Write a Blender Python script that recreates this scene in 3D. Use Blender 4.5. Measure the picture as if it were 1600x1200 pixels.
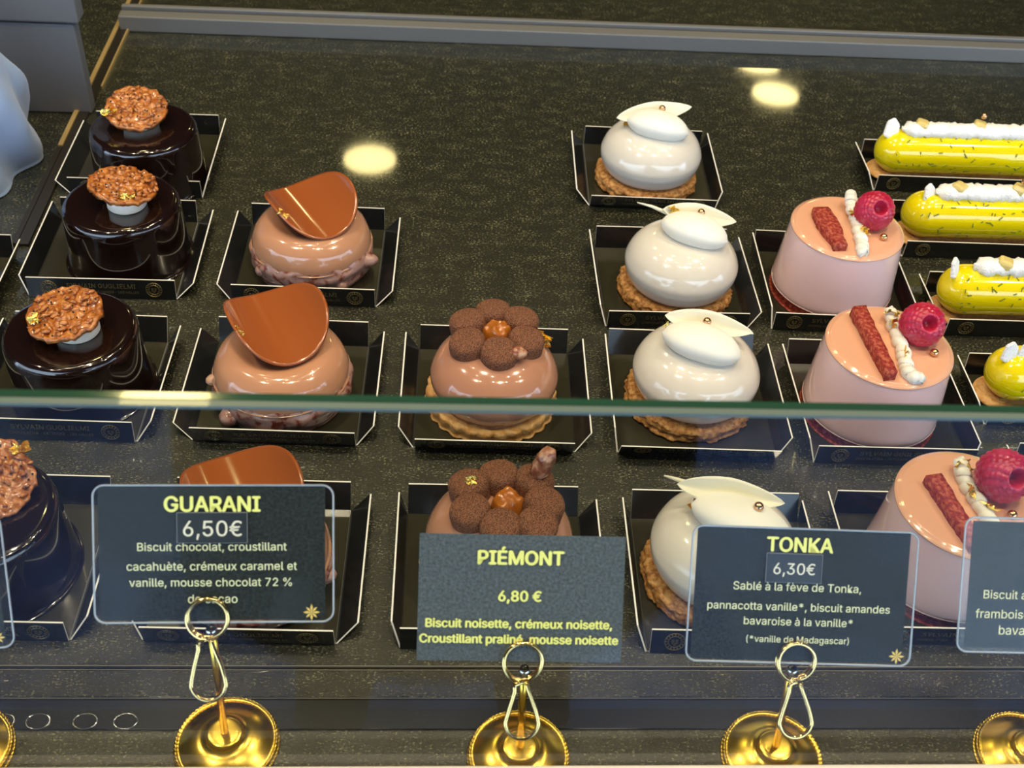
import bpy, bmesh, math, random
from mathutils import Vector, Matrix, noise
for o in list(bpy.data.objects): bpy.data.objects.remove(o, do_unlink=True)
SC = bpy.context.scene
COL = SC.collection
PI = math.pi
rnd = random.Random(7)
sin, cos = math.sin, math.cos

# ------------------------------------------------------------------ camera
cam = bpy.data.cameras.new('camera'); camo = bpy.data.objects.new('camera', cam); COL.objects.link(camo)
R, U, B = (0.9979, -0.0346, 0.0553), (-0.0171, 0.6783, 0.7345), (-0.0629, -0.7339, 0.6763)
camo.matrix_world = Matrix(((R[0], U[0], B[0], 0), (R[1], U[1], B[1], 0), (R[2], U[2], B[2], .4435), (0, 0, 0, 1)))
cam.sensor_width = 36; cam.lens = 1814.93 / 1600 * 36; cam.clip_start = .02
cam.dof.use_dof = True; cam.dof.focus_distance = .60; cam.dof.aperture_fstop = 20
SC.camera = camo

# ------------------------------------------------------------------ world, lights, exposure
SC.view_settings.view_transform = 'Standard'; SC.view_settings.look = 'None'
SC.view_settings.gamma = 1; SC.view_settings.use_curve_mapping = False
SC.view_settings.exposure = 0
w = bpy.data.worlds.new('sky'); SC.world = w; w.use_nodes = True
bg = w.node_tree.nodes['Background']; bg.inputs['Color'].default_value = (.62, .77, 1, 1); bg.inputs['Strength'].default_value = 4.8

def lamp(name, loc, target, energy, color, size):
    l = bpy.data.lights.new(name, 'AREA'); l.shape = 'DISK'; l.size = size; l.energy = energy; l.color = color
    o = bpy.data.objects.new(name, l); COL.objects.link(o); o.location = loc
    o.rotation_euler = (Vector(target) - Vector(loc)).to_track_quat('-Z', 'Y').to_euler()
    return o
WARM = (1, .83, .56)
CEIL = 1.5
DOWNLIGHTS = [(-.62, .15), (-.2, .72), (.22, .1), (.62, .75), (-.95, .8), (1.05, .2)]
SMALL = [(x, y) for y in (.14, .52, .98) for x in (-.45, 0, .42, .85)]
for x, y in SMALL: lamp('spot_lamp', (x, y, CEIL - .012), (x, y, 0), .5, WARM, .035)
for x, y in DOWNLIGHTS: lamp('downlight_lamp', (x, y, CEIL - .012), (x * .3, .5, 0), 5.2, WARM, .08)
FAR_LIGHTS = [(-.493, 1.543), (-.223, 3.104), (1.13, 3.83), (1.145, 3.60)]
for x, y in FAR_LIGHTS: lamp('shop_lamp', (x, y, CEIL - .012), (x, y, 0), 1.9, (1, .82, .34), .16)

# ------------------------------------------------------------------ materials
def newmat(name):
    m = bpy.data.materials.new(name); m.use_nodes = True
    return m, m.node_tree.nodes, m.node_tree.links, m.node_tree.nodes['Principled BSDF']
def mat(name, col, rough=.5, metal=0, coat=0, coatr=.03, sss=0, ssr=(1, .5, .3), ssd=.004, spec=.5, bump=0, bscale=300, var=None, vscale=200, vlo=.4, vhi=.6, sheen=0, detail=4):
    m, N, L, p = newmat(name)
    p.inputs['Base Color'].default_value = (*col, 1); p.inputs['Roughness'].default_value = rough
    p.inputs['Metallic'].default_value = metal; p.inputs['Coat Weight'].default_value = coat
    p.inputs['Coat Roughness'].default_value = coatr; p.inputs['Specular IOR Level'].default_value = spec
    if sss:
        p.inputs['Subsurface Weight'].default_value = sss; p.inputs['Subsurface Radius'].default_value = ssr; p.inputs['Subsurface Scale'].default_value = ssd
    if sheen: p.inputs['Sheen Weight'].default_value = sheen
    tc = N.new('ShaderNodeTexCoord')
    if bump:
        n = N.new('ShaderNodeTexNoise'); n.inputs['Scale'].default_value = bscale; n.inputs['Detail'].default_value = detail
        b = N.new('ShaderNodeBump'); b.inputs['Strength'].default_value = bump; b.inputs['Distance'].default_value = .001
        L.new(tc.outputs['Object'], n.inputs['Vector']); L.new(n.outputs['Fac'], b.inputs['Height']); L.new(b.outputs['Normal'], p.inputs['Normal'])
    if var:
        n = N.new('ShaderNodeTexNoise'); n.inputs['Scale'].default_value = vscale; n.inputs['Detail'].default_value = detail
        r = N.new('ShaderNodeValToRGB'); r.color_ramp.elements[0].position = vlo; r.color_ramp.elements[1].position = vhi
        cols = [col] + list(var)
        r.color_ramp.elements[0].color = (*cols[0], 1); r.color_ramp.elements[1].color = (*cols[-1], 1)
        if len(cols) == 3:
            e = r.color_ramp.elements.new((vlo + vhi) / 2); e.color = (*cols[1], 1)
        L.new(tc.outputs['Object'], n.inputs['Vector']); L.new(n.outputs['Fac'], r.inputs['Fac']); L.new(r.outputs['Color'], p.inputs['Base Color'])
    return m
def glassmat(name, tint, haze=0.0, hazecol=(.8, .85, .9), rough=0.0, strength=1.0):
    # thin clear pane: see-through plus mirror reflection by Fresnel, plus a little whitish haze
    m, N, L, p = newmat(name); N.remove(p)
    out = N['Material Output']
    t = N.new('ShaderNodeBsdfTransparent'); t.inputs['Color'].default_value = (*tint, 1)
    g = N.new('ShaderNodeBsdfGlossy'); g.inputs['Roughness'].default_value = rough
    f = N.new('ShaderNodeLayerWeight'); f.inputs['Blend'].default_value = .5
    pw = N.new('ShaderNodeMath'); pw.operation = 'POWER'; pw.inputs[1].default_value = 5; L.new(f.outputs['Facing'], pw.inputs[0])
    k = N.new('ShaderNodeMath'); k.operation = 'MULTIPLY_ADD'; k.inputs[1].default_value = .96 * strength; k.inputs[2].default_value = .04 * strength; L.new(pw.outputs[0], k.inputs[0])
    mx = N.new('ShaderNodeMixShader'); L.new(k.outputs[0], mx.inputs[0]); L.new(t.outputs[0], mx.inputs[1]); L.new(g.outputs[0], mx.inputs[2])
    d = N.new('ShaderNodeBsdfDiffuse'); d.inputs['Color'].default_value = (*hazecol, 1)
    m2 = N.new('ShaderNodeMixShader'); m2.inputs[0].default_value = haze
    L.new(mx.outputs[0], m2.inputs[1]); L.new(d.outputs[0], m2.inputs[2]); L.new(m2.outputs[0], out.inputs['Surface'])
    return m
def granite():
    m, N, L, p = newmat('granite')
    tc = N.new('ShaderNodeTexCoord')
    mp = N.new('ShaderNodeMapping'); mp.inputs['Scale'].default_value = (.75, 1.25, 1); L.new(tc.outputs['Object'], mp.inputs['Vector'])
    n1 = N.new('ShaderNodeTexNoise'); n1.inputs['Scale'].default_value = 900; n1.inputs['Detail'].default_value = 3; n1.inputs['Roughness'].default_value = .7
    n2 = N.new('ShaderNodeTexNoise'); n2.inputs['Scale'].default_value = 90; n2.inputs['Detail'].default_value = 2
    L.new(mp.outputs[0], n1.inputs['Vector']); L.new(mp.outputs[0], n2.inputs['Vector'])
    r = N.new('ShaderNodeValToRGB'); e = r.color_ramp.elements
    e[0].position = .40; e[0].color = (.008, .009, .006, 1); e[1].position = .75; e[1].color = (.36, .35, .20, 1)
    q = e.new(.58); q.color = (.026, .028, .016, 1)
    add = N.new('ShaderNodeMath'); add.operation = 'MULTIPLY_ADD'; add.inputs[1].default_value = .22; add.inputs[2].default_value = -.11
    L.new(n2.outputs['Fac'], add.inputs[0])
    s = N.new('ShaderNodeMath'); L.new(n1.outputs['Fac'], s.inputs[0]); L.new(add.outputs[0], s.inputs[1]); L.new(s.outputs[0], r.inputs['Fac'])
    L.new(r.outputs['Color'], p.inputs['Base Color'])
    b = N.new('ShaderNodeBump'); b.inputs['Strength'].default_value = .5; b.inputs['Distance'].default_value = .0008
    L.new(n1.outputs['Fac'], b.inputs['Height']); L.new(b.outputs['Normal'], p.inputs['Normal'])
    p.inputs['Roughness'].default_value = .26; p.inputs['Coat Weight'].default_value = .6; p.inputs['Coat Roughness'].default_value = .045
    return m
M = dict(
    granite=granite(),
    black=mat('black_stone', (.006, .007, .008), .25, coat=.3),
    arris=mat('pale_arris', (.20, .19, .16), .35),
    skysheen=mat('sky_sheen_glass_edge', (.12, .165, .145), .3, coat=.3),
    hole=mat('vent_dark', (.002, .002, .002), .6), chrome=mat('chrome', (.75, .76, .78), .15, 1),
    rail=mat('brushed_steel', (.17, .17, .165), .45, .2, bump=.1, bscale=900),
    railgap=mat('rail_groove', (.02, .02, .02), .6),
    goldstrip=mat('gold_strip', (.80, .58, .24), .42, .75), darkstrip=mat('dark_strip', (.02, .017, .012), .3),
    glass=glassmat('guard_glass', (.95, .975, .965), .0, strength=1.0), side=glassmat('divider_glass', (.95, .97, .97), .0),
    edge=mat('glass_edge', (.018, .060, .036), .1, coat=.6),
    trim=mat('pale_trim', (.74, .66, .55), .4),
    card=mat('black_card', (.010, .011, .012), .22, coat=.25, coatr=.08), inner=mat('warm_sheen_card_floor', (.030, .028, .017), .2, coat=.3, coatr=.06), cut=mat('white_cut_card', (.85, .85, .84), .7),  # inner: warm reflections put into the tray floor's base colour
    foil=mat('gold_foil_print', (.28, .22, .09), .3, .6),
    dark=mat('dark_glaze', (.010, .004, .003), .12, coat=1, coatr=.015),
    cream=mat('cream', (.86, .78, .66), .5, sss=.2),
    nut=mat('florentine', (.15, .030, .005), .3, coat=.7, coatr=.1, var=[(.42, .125, .018), (.60, .25, .065)], vscale=330, vlo=.32, vhi=.68, bump=.4, bscale=700),
    seed=mat('black_seed', (.01, .006, .004), .4),
    leaf=mat('gold_leaf', (.95, .68, .16), .22, 1, bump=.6, bscale=600),
    milkglaze=mat('milk_glaze', (.55, .275, .155), .16, coat=.9, coatr=.02, sss=.15, ssr=(1, .5, .3), ssd=.003),
    milkskirt=mat('milk_skirt', (.17, .028, .012), .3, coat=.4, var=[(.33, .16, .12), (.40, .23, .19)], vscale=230, vlo=.36, vhi=.52),
    peanut=mat('peanut', (.62, .36, .22), .3, coat=.5),
    milkchoc=mat('milk_chocolate', (.33, .088, .022), .16, coat=.7, coatr=.05),
    piemont=mat('hazelnut_glaze', (.48, .235, .145), .14, coat=.9, coatr=.02, sss=.15, ssd=.003),
    tart=mat('tart_crust', (.62, .30, .08), .7, bump=.8, bscale=500, var=[(.78, .47, .19)], vscale=260),
    velvet=mat('cocoa_velvet', (.085, .028, .013), .95, bump=1.0, bscale=1900, var=[(.30, .125, .062)], vscale=1900, vlo=.38, vhi=.6, detail=1),
    caramel=mat('caramel', (.42, .13, .015), .1, coat=1, sss=.2, ssd=.003),
    hazel=mat('hazelnut', (.20, .055, .03), .3, coat=.6, var=[(.34, .13, .07), (.58, .34, .20)], vscale=220),
    white=mat('white_glaze', (.74, .70, .62), .13, coat=.8, coatr=.02, sss=.3, ssr=(1, .8, .6), ssd=.003),
    quenelle=mat('white_quenelle', (.85, .84, .76), .55, sss=.3, ssr=(1, .8, .6), ssd=.003),
    whitechoc=mat('white_chocolate', (.84, .80, .62), .35, sss=.3, ssr=(1, .8, .5), ssd=.003),
    crumb=mat('crumble', (.30, .11, .02), .6, var=[(.50, .23, .06), (.66, .36, .12)], vscale=420, vlo=.35, vhi=.65, bump=.7, bscale=600, coat=.2),
    bead=mat('bronze_bead', (.70, .42, .22), .25, 1),
    pink=mat('pink_glaze', (.90, .62, .60), .15, coat=.8, coatr=.02, sss=.25, ssr=(1, .5, .4), ssd=.003),
    pinktop=mat('peach_glaze', (.78, .42, .27), .12, coat=.9, coatr=.015, sss=.2, ssr=(1, .5, .3), ssd=.003),
    redbis=mat('red_biscuit', (.24, .015, .012), .6, var=[(.36, .035, .022), (.48, .11, .055)], vscale=500, bump=.9, bscale=800),
    rasp=mat('raspberry', (.42, .010, .045), .32, coat=.35, sss=.35, ssr=(1, .15, .2), ssd=.003, var=[(.52, .03, .09)], vscale=160),
    yellow=mat('yellow_glaze', (.85, .70, .003), .13, coat=.9, coatr=.02, sss=.15, ssr=(1, .9, .1), ssd=.003),
    coco=mat('coconut', (.95, .95, .95), .7, bump=1, bscale=900, sss=.2, ssd=.002),
    jelly=mat('lemon_jelly', (.72, .58, .22), .2, coat=.5, sss=.5, ssr=(1, .8, .3), ssd=.004),
    zest=mat('lime_zest', (.16, .20, .01), .6),
    brass=mat('brass', (.92, .62, .10), .24, 1), wire=mat('gold_wire', (.88, .64, .26), .12, 1),
    paper=mat('slate_print', (.008, .010, .009), .6, spec=.2, bump=.35, bscale=1200, var=[(.034, .042, .038)], vscale=900, vlo=.35, vhi=.75),
    paper2=mat('slate_print_sheen', (.045, .055, .058), .5, spec=.3, bump=.5, bscale=1200, var=[(.12, .14, .145)], vscale=900, vlo=.3, vhi=.75),  # paper2: matt reflection put into the colour as lighter blue-grey
    plastic=glassmat('laminate', (.97, .98, .98), .003, (.75, .8, .9), .05, .10), plasticshiny=glassmat('glossy_laminate', (.97, .98, .98), .003, (.75, .8, .9), .02, .8), plasticedge=mat('laminate_rim', (.42, .46, .52), .25, coat=.5),
    ink=mat('yellow_print', (.86, .84, .22), .5), inkpale=mat('pale_yellow_print', (.84, .84, .50), .5), inkcream=mat('cream_print', (.82, .76, .58), .5),
    sticker=mat('black_sticker', (.008, .009, .010), .35), stickerrim=mat('sticker_rim', (.35, .36, .36), .5),
    star=mat('gold_star_print', (.80, .56, .14), .5),
    box=mat('grey_board', (.13, .13, .135), .6, bump=.1, bscale=200), boxgap=mat('lid_gap', (.01, .01, .01), .7),
    cloth_reflection=mat('pale_blue_reflection', (.27, .38, .60), .85, sheen=.3, bump=.3, bscale=900),
    floor=mat('tinted_paving', (.035, .066, .165), .8, var=[(.085, .14, .31)], vscale=6, bump=.2, bscale=60),  # blue put into the unseen paving to tint the glass reflection
    wall=mat('dark_wall', (.035, .033, .028), .7), ceil=mat('dark_ceiling', (.03, .028, .025), .8),
    coat=mat('navy_coat', (.012, .013, .018), .9), jeans=mat('dark_trousers', (.010, .011, .014), .9), skin=mat('skin', (.55, .33, .24), .5, sss=.2, ssd=.01), hair=mat('hair', (.03, .02, .012), .5),
)

# ------------------------------------------------------------------ helpers
def mk(name, verts, faces, m, parent=None, smooth=True, idx=None, loc=None, rot=None):
    me = bpy.data.meshes.new(name); me.from_pydata([tuple(v) for v in verts], [], faces)
    for k in (m if isinstance(m, (list, tuple)) else [m]): me.materials.append(M[k])
    if idx: me.polygons.foreach_set('material_index', idx)
    me.polygons.foreach_set('use_smooth', [smooth] * len(me.polygons))
    bm = bmesh.new(); bm.from_mesh(me); bmesh.ops.recalc_face_normals(bm, faces=bm.faces); bm.to_mesh(me); bm.free()
    o = bpy.data.objects.new(name, me); COL.objects.link(o)
    if parent: o.parent = parent
    if loc: o.location = loc
    if rot: o.rotation_euler = rot
    return o
def empty(name, loc, label, cat, group=None, rz=0):
    o = bpy.data.objects.new(name, None); COL.objects.link(o); o.location = loc; o.rotation_euler = (0, 0, rz); o.empty_display_size = .02
    return tag(o, label, cat, group)
def tag(o, label, cat, group=None):
    o['label'] = label; o['category'] = cat
    if group: o['group'] = group
    return o
def struct(o): o['kind'] = 'structure'; return o
def box_vf(x0, x1, y0, y1, z0, z1):
    v = [(x, y, z) for z in (z0, z1) for y in (y0, y1) for x in (x0, x1)]
    return v, [(0, 2, 3, 1), (4, 5, 7, 6), (0, 1, 5, 4), (1, 3, 7, 5), (3, 2, 6, 7), (2, 0, 4, 6)]
def box(name, x0, x1, y0, y1, z0, z1, m, parent=None, bevel=0, loc=None, rot=None):
    v, f = box_vf(x0, x1, y0, y1, z0, z1)
    o = mk(name, v, f, m, parent, False, loc=loc, rot=rot)
    if bevel:
        bm = bmesh.new(); bm.from_mesh(o.data)
        bmesh.ops.bevel(bm, geom=list(bm.edges), offset=bevel, segments=2, affect='EDGES', profile=.5)
        bm.to_mesh(o.data); bm.free()
    return o
def spline(P, k=6):
    out = []
    for i in range(len(P) - 1):
        p0 = P[max(i - 1, 0)]; p1 = P[i]; p2 = P[i + 1]; p3 = P[min(i + 2, len(P) - 1)]
        for j in range(k):
            t = j / k
            out.append(tuple(.5 * (2 * b + (c - a) * t + (2 * a - 5 * b + 4 * c - d) * t * t + (3 * b - a - 3 * c + d) * t ** 3) for a, b, c, d in zip(p0, p1, p2, p3)))
    out.append(tuple(P[-1])); return out
def lathe_vf(prof, n=64, mod=None):
    V, F = [], []; rings = []
    for r, z in prof:
        if r < 1e-6: rings.append([len(V)]); V.append(mod(0, 0, z) if mod else (0, 0, z)); continue
        ids = []
        for i in range(n):
            a = 2 * PI * i / n; p = (r * cos(a), r * sin(a), z)
            if mod: p = mod(a, r, z)
            ids.append(len(V)); V.append(p)
        rings.append(ids)
    for A, Bq in zip(rings, rings[1:]):
        if len(A) == 1 and len(Bq) == 1: continue
        for i in range(n):
            j = (i + 1) % n
            if len(A) == 1: F.append((A[0], Bq[i], Bq[j]))
            elif len(Bq) == 1: F.append((A[i], Bq[0], A[j]))
            else: F.append((A[i], Bq[i], Bq[j], A[j]))
    return V, F
def lathe(name, prof, m, parent=None, n=64, mod=None, loc=None, rot=None, k=0, smooth=True):
    v, f = lathe_vf(spline(prof, k) if k else prof, n, mod)
    return mk(name, v, f, m, parent, smooth, loc=loc, rot=rot)
def nz(p, s, seed=0): return noise.noise(Vector((p[0] * s + seed, p[1] * s + seed * 1.7, p[2] * s)))
def tube_vf(path, rad, n=10, closed=False):
    P = [Vector(p) for p in path]; V, F = [], []; up = None; N = len(P)
    for i, p in enumerate(P):
        if closed: t = P[(i + 1) % N] - P[i - 1]
        else: t = P[min(i + 1, N - 1)] - P[max(i - 1, 0)]
        t.normalize()
        if up is None:
            up = Vector((0, 0, 1)) if abs(t.z) < .9 else Vector((1, 0, 0))
        x = t.cross(up).normalized(); y = x.cross(t).normalized(); up = y
        r = rad(i / max(N - 1, 1)) if callable(rad) else rad
        for k in range(n):
            a = 2 * PI * k / n; V.append(p + x * cos(a) * r + y * sin(a) * r)
    for i in range(N if closed else N - 1):
        for k in range(n):
            a = i * n + k; b = i * n + (k + 1) % n; c = ((i + 1) % N) * n + (k + 1) % n; d = ((i + 1) % N) * n + k
            F.append((a, b, c, d))
    if not closed: F.append(tuple(range(n))); F.append(tuple(range((N - 1) * n, N * n)))
    return V, F
def tube(name, path, rad, m, parent=None, n=10, closed=False, loc=None, rot=None):
    v, f = tube_vf(path, rad, n, closed); return mk(name, v, f, m, parent, True, loc=loc, rot=rot)
def ball_vf(c, r, n=16, sx=1, sy=1, sz=1):
    prof = [(r * sin(PI * i / (n // 2)), r * cos(PI * i / (n // 2))) for i in range(n // 2 + 1)]
    prof[0] = (0, r); prof[-1] = (0, -r)
    v, f = lathe_vf(prof, n); return [(c[0] + a * sx, c[1] + b * sy, c[2] + d * sz) for a, b, d in v], f
def ball(name, c, r, m, parent=None, n=16, **k):
    v, f = ball_vf((0, 0, 0), r, n, **k); return mk(name, v, f, m, parent, True, loc=c)
def plate(pts, t, nrm):
    # flat card polygon with thickness; edge faces get material 1 (the white cut)
    n = len(pts); d = Vector(nrm).normalized() * t
    V = [Vector(p) for p in pts] + [Vector(p) + d for p in pts]
    F = [tuple(range(n)), tuple(range(n, 2 * n))] + [(i, (i + 1) % n, n + (i + 1) % n, n + i) for i in range(n)]
    return V, F, [0, 0] + [1] * n
def sheet(name, func, m, parent, nu=40, nr=14, thick=.0012, loc=None, rot=None):
    # disc-like curved sheet: func(a, s) -> (point, normal) for angle a, radius share s
    V, F = [], []
    for side in (1, -1):
        for j in range(nr + 1):
            for i in range(nu):
                p, nn = func(2 * PI * i / nu, j / nr); V.append(Vector(p) + Vector(nn) * side * thick / 2)
    off = nu * (nr + 1)
    for s in (0, off):
        for j in range(nr):
            for i in range(nu):
                k = (i + 1) % nu; F.append((s + j * nu + i, s + j * nu + k, s + (j + 1) * nu + k, s + (j + 1) * nu + i))
    for i in range(nu):
        k = (i + 1) % nu; F.append((nr * nu + i, nr * nu + k, off + nr * nu + k, off + nr * nu + i))
    o = mk(name, V, F, m, parent, True, loc=loc, rot=rot)
    bm = bmesh.new(); bm.from_mesh(o.data); bmesh.ops.remove_doubles(bm, verts=bm.verts, dist=1e-7)
    bmesh.ops.recalc_face_normals(bm, faces=bm.faces); bm.to_mesh(o.data); bm.free()
    return o
FONT = FONTB = None
try:    # the plain sans serif that ships inside Blender itself; the built-in default is used when it is missing
    import os
    fp = os.path.join(bpy.utils.system_resource('DATAFILES'), 'fonts', 'Inter.woff2')
    if os.path.exists(fp): FONT = bpy.data.fonts.load(fp)
except Exception: FONT = None
TXT = {}
def text_mesh(s, width=None, bold=0, size=1.0, align='CENTER'):
    key = (s, width, bold, size, align)
    if key in TXT: return TXT[key]
    c = bpy.data.curves.new('t', 'FONT'); c.body = s; c.font = FONT or c.font; c.size = size; c.align_x = align; c.align_y = 'CENTER'; c.resolution_u = 3
    o = bpy.data.objects.new('t', c); COL.objects.link(o); dg = bpy.context.evaluated_depsgraph_get()
    me = bpy.data.meshes.new_from_object(o.evaluated_get(dg)); bpy.data.objects.remove(o)
    if width:
        xs = [v.co.x for v in me.vertices]; k = width / (max(xs) - min(xs)); cx = (max(xs) + min(xs)) / 2
        ys = [v.co.y for v in me.vertices]
        me.transform(Matrix.Scale(k, 4) @ Matrix.Translation((-cx, 0, 0)))
    if bold:     # heavier strokes: the outline laid down again with small shifts
        ys = [v.co.y for v in me.vertices]; hh = (max(ys) - min(ys)) * bold; bm = bmesh.new()
        for i, (dx, dy) in enumerate(((-1, 0), (1, 0), (0, .7), (0, -.7), (.5, 0), (-.5, 0))):
            m2 = me.copy(); m2.transform(Matrix.Translation((dx * hh, dy * hh, -.000006 * i))); bm.from_mesh(m2)
        bm.to_mesh(me); bm.free()
    TXT[key] = me; return me
def text(name, s, m, parent, loc, width=None, bold=0, size=1.0, rot=None, align='CENTER'):
    me = text_mesh(s, width, bold, size, align)
    if not me.materials: me.materials.append(M[m])
    o = bpy.data.objects.new(name, me); COL.objects.link(o); o.parent = parent; o.location = loc
    if rot: o.rotation_euler = rot
    return o
def goldleaf(parent, loc, s=.006, seed=1, name='gold_leaf', rot=(0, 0, 0)):
    r = random.Random(seed); V, F = [], []; n = 5
    for j in range(n):
        for i in range(n):
            V.append(((i / (n - 1) - .5) * s * (1 + .3 * r.uniform(-1, 1)) + .15 * s * r.uniform(-1, 1), (j / (n - 1) - .5) * s * .6 + .12 * s * r.uniform(-1, 1), .28 * s * r.uniform(-1, 1)))
    for j in range(n - 1):
        for i in range(n - 1):
            if r.random() < .88: F.append((j * n + i, j * n + i + 1, (j + 1) * n + i + 1, (j + 1) * n + i))
    return mk(name, V, F, 'leaf', parent, False, loc=loc, rot=rot)

# ------------------------------------------------------------------ the setting
struct(box('floor', -5, 5, -6, 5, -1.0, -.9, 'floor'))
struct(box('ceiling', -5, 5, -1.8, 5, CEIL, CEIL + .1, 'ceil'))  # front overhang added past the walls to block sky reflected in the cards
struct(box('wall_back', -5, 5, 5, 5.1, -.9, CEIL, 'wall'))
struct(box('wall_left', -5.1, -5, -.25, 5, -.9, CEIL, 'wall'))
struct(box('wall_right', 5, 5.1, -.25, 5, -.9, CEIL, 'wall'))
t = empty('display_counter', (0, .5, -.9), 'long black speckled granite display counter carrying all the cakes', 'counter')
def cpart(name, *a, **k):
    o = box(name, *a, **k); o.parent = t; o.location = (0, -.5, .9); return o
cpart('granite_slab', -2.2, 2.2, .2955, 1.5, -.03, 0, 'granite', bevel=.0012)
cpart('granite_step', -2.2, 2.2, .2800, .2950, -.03, -.0012, 'granite', bevel=.0008)
cpart('vent_strip', -2.2, 2.2, .2648, .2796, -.03, -.0016, 'black', bevel=.0005)
cpart('granite_ledge', -2.2, 2.2, .18, .2644, -.03, -.0012, 'granite', bevel=.0008)
cpart('counter_body', -2.2, 2.2, .24, 1.48, -.9, -.031, 'black')
for y0, y1 in ((.2949, .2954), (.2936, .2940), (.2794, .2797)):
    cpart('edge_arris', -2.2, 2.2, y0, y1, -.003, .0002 if y0 > .294 else -.0009, 'arris')  # thin pale strips along the slab, step and vent edges
for x in (-.1802, -.1655, -.1461, -.1294):
    v, f = tube_vf([(.0049 * cos(2 * PI * i / 32), .0036 * sin(2 * PI * i / 32), 0) for i in range(32)], .00028, 6, True)
    r = mk('vent_hole', v, f, 'chrome', t, loc=(x, .2688 - .5, .9 - .0015))
    v, f = lathe_vf([(0, 0), (1, 0)], 32); mk('vent_shadow', [(a * .0047, b * .0034, .0002) for a, b, c in v], f, 'hole', r)
g = empty('back_rail', (0, .90, 0), 'low grey metal rail along the back of the granite counter', 'rail')
box('rail_front', -.262, 1.6, -.006, .006, 0, .0130, 'rail', g, .001)
box('rail_groove', -.262, 1.6, .006, .009, 0, .0115, 'railgap', g)
box('rail_lip', -.262, 1.6, .009, .014, 0, .0150, 'rail', g, .001)
g = empty('side_divider', (-.265, .9, 0), 'upright clear glass divider standing in a gold strip at the left of the cakes', 'divider')
box('gold_strip', -.0016, .0016, -.185, .6, 0, .003, 'goldstrip', g)
box('dark_channel', .0018, .0085, -.30, .6, 0, .002, 'darkstrip', g)
box('inner_gold_line', .0087, .0100, -.10, .6, 0, .0025, 'goldstrip', g)
box('dark_tail', -.0016, .0016, -.30, -.186, 0, .0025, 'darkstrip', g)

# ------------------------------------------------------------------ front glass
g = empty('guard_glass', (0, .2225, 0), 'low clear glass guard across the front with a green polished top edge', 'glass')
box('glass_pane', -1.2, 1.2, 0, .0050, -.0012, .2275, 'glass', g)
v = [(-1.2, y, z) for y, z in ((.0024, .2276), (.0024, .2289), (.0050, .2289), (.0050, .2276))]
V2 = v + [(1.2, y, z) for _, y, z in v]
mk('polished_edge', V2, [(0, 1, 2, 3), (4, 5, 6, 7)] + [(i, (i + 1) % 4, 4 + (i + 1) % 4, 4 + i) for i in range(4)], 'edge', g, False)
box('sky_sheen_arris', -1.2, 1.2, 0, .0023, .2276, .2287, 'skysheen', g)  # front half of the edge coloured lighter in place of reflected sky
g = empty('base_trim', (0, .2120, 0), 'pale cream metal trim along the foot of the front glass', 'trim')
box('trim_bar', -1.2, 1.2, .0062, .0098, -.02, .0455, 'trim', g, .0006)

# ------------------------------------------------------------------ trays
W, D, HS, YB, YF, HF, HB = .085, .0785, .0121, -.005, .0062, .0130, .0154
T = .0008
def emblem():
    V, F = [], []
    for r, rad in ((.0046, .00016), (.0030, .00014)):
        v, f = tube_vf([(r * cos(2 * PI * i / 28), 0, r * sin(2 * PI * i / 28)) for i in range(28)], rad, 4, True)
        F += [tuple(a + len(V) for a in q) for q in f]; V += v
    for k in range(16):
        a = 2 * PI * k / 16; v, f = box_vf(-.0003, .0003, -.0001, .0001, -.0003, .0003)
        F += [tuple(b + len(V) for b in q) for q in f]; V += [(p[0] + .0038 * cos(a), p[1], p[2] + .0038 * sin(a)) for p in v]
    for x0, x1, z in ((-.0016, -.0003, .0008), (.0003, .0016, .0008), (-.0016, -.0003, 0), (.0003, .0016, 0), (-.0014, .0014, -.0009), (-.0006, .0006, -.0018)):
        v, f = box_vf(x0, x1, -.0001, .0001, z - .00012, z + .00012)
        F += [tuple(b + len(V) for b in q) for q in f]; V += v
    return V, F
EMB = None
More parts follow.
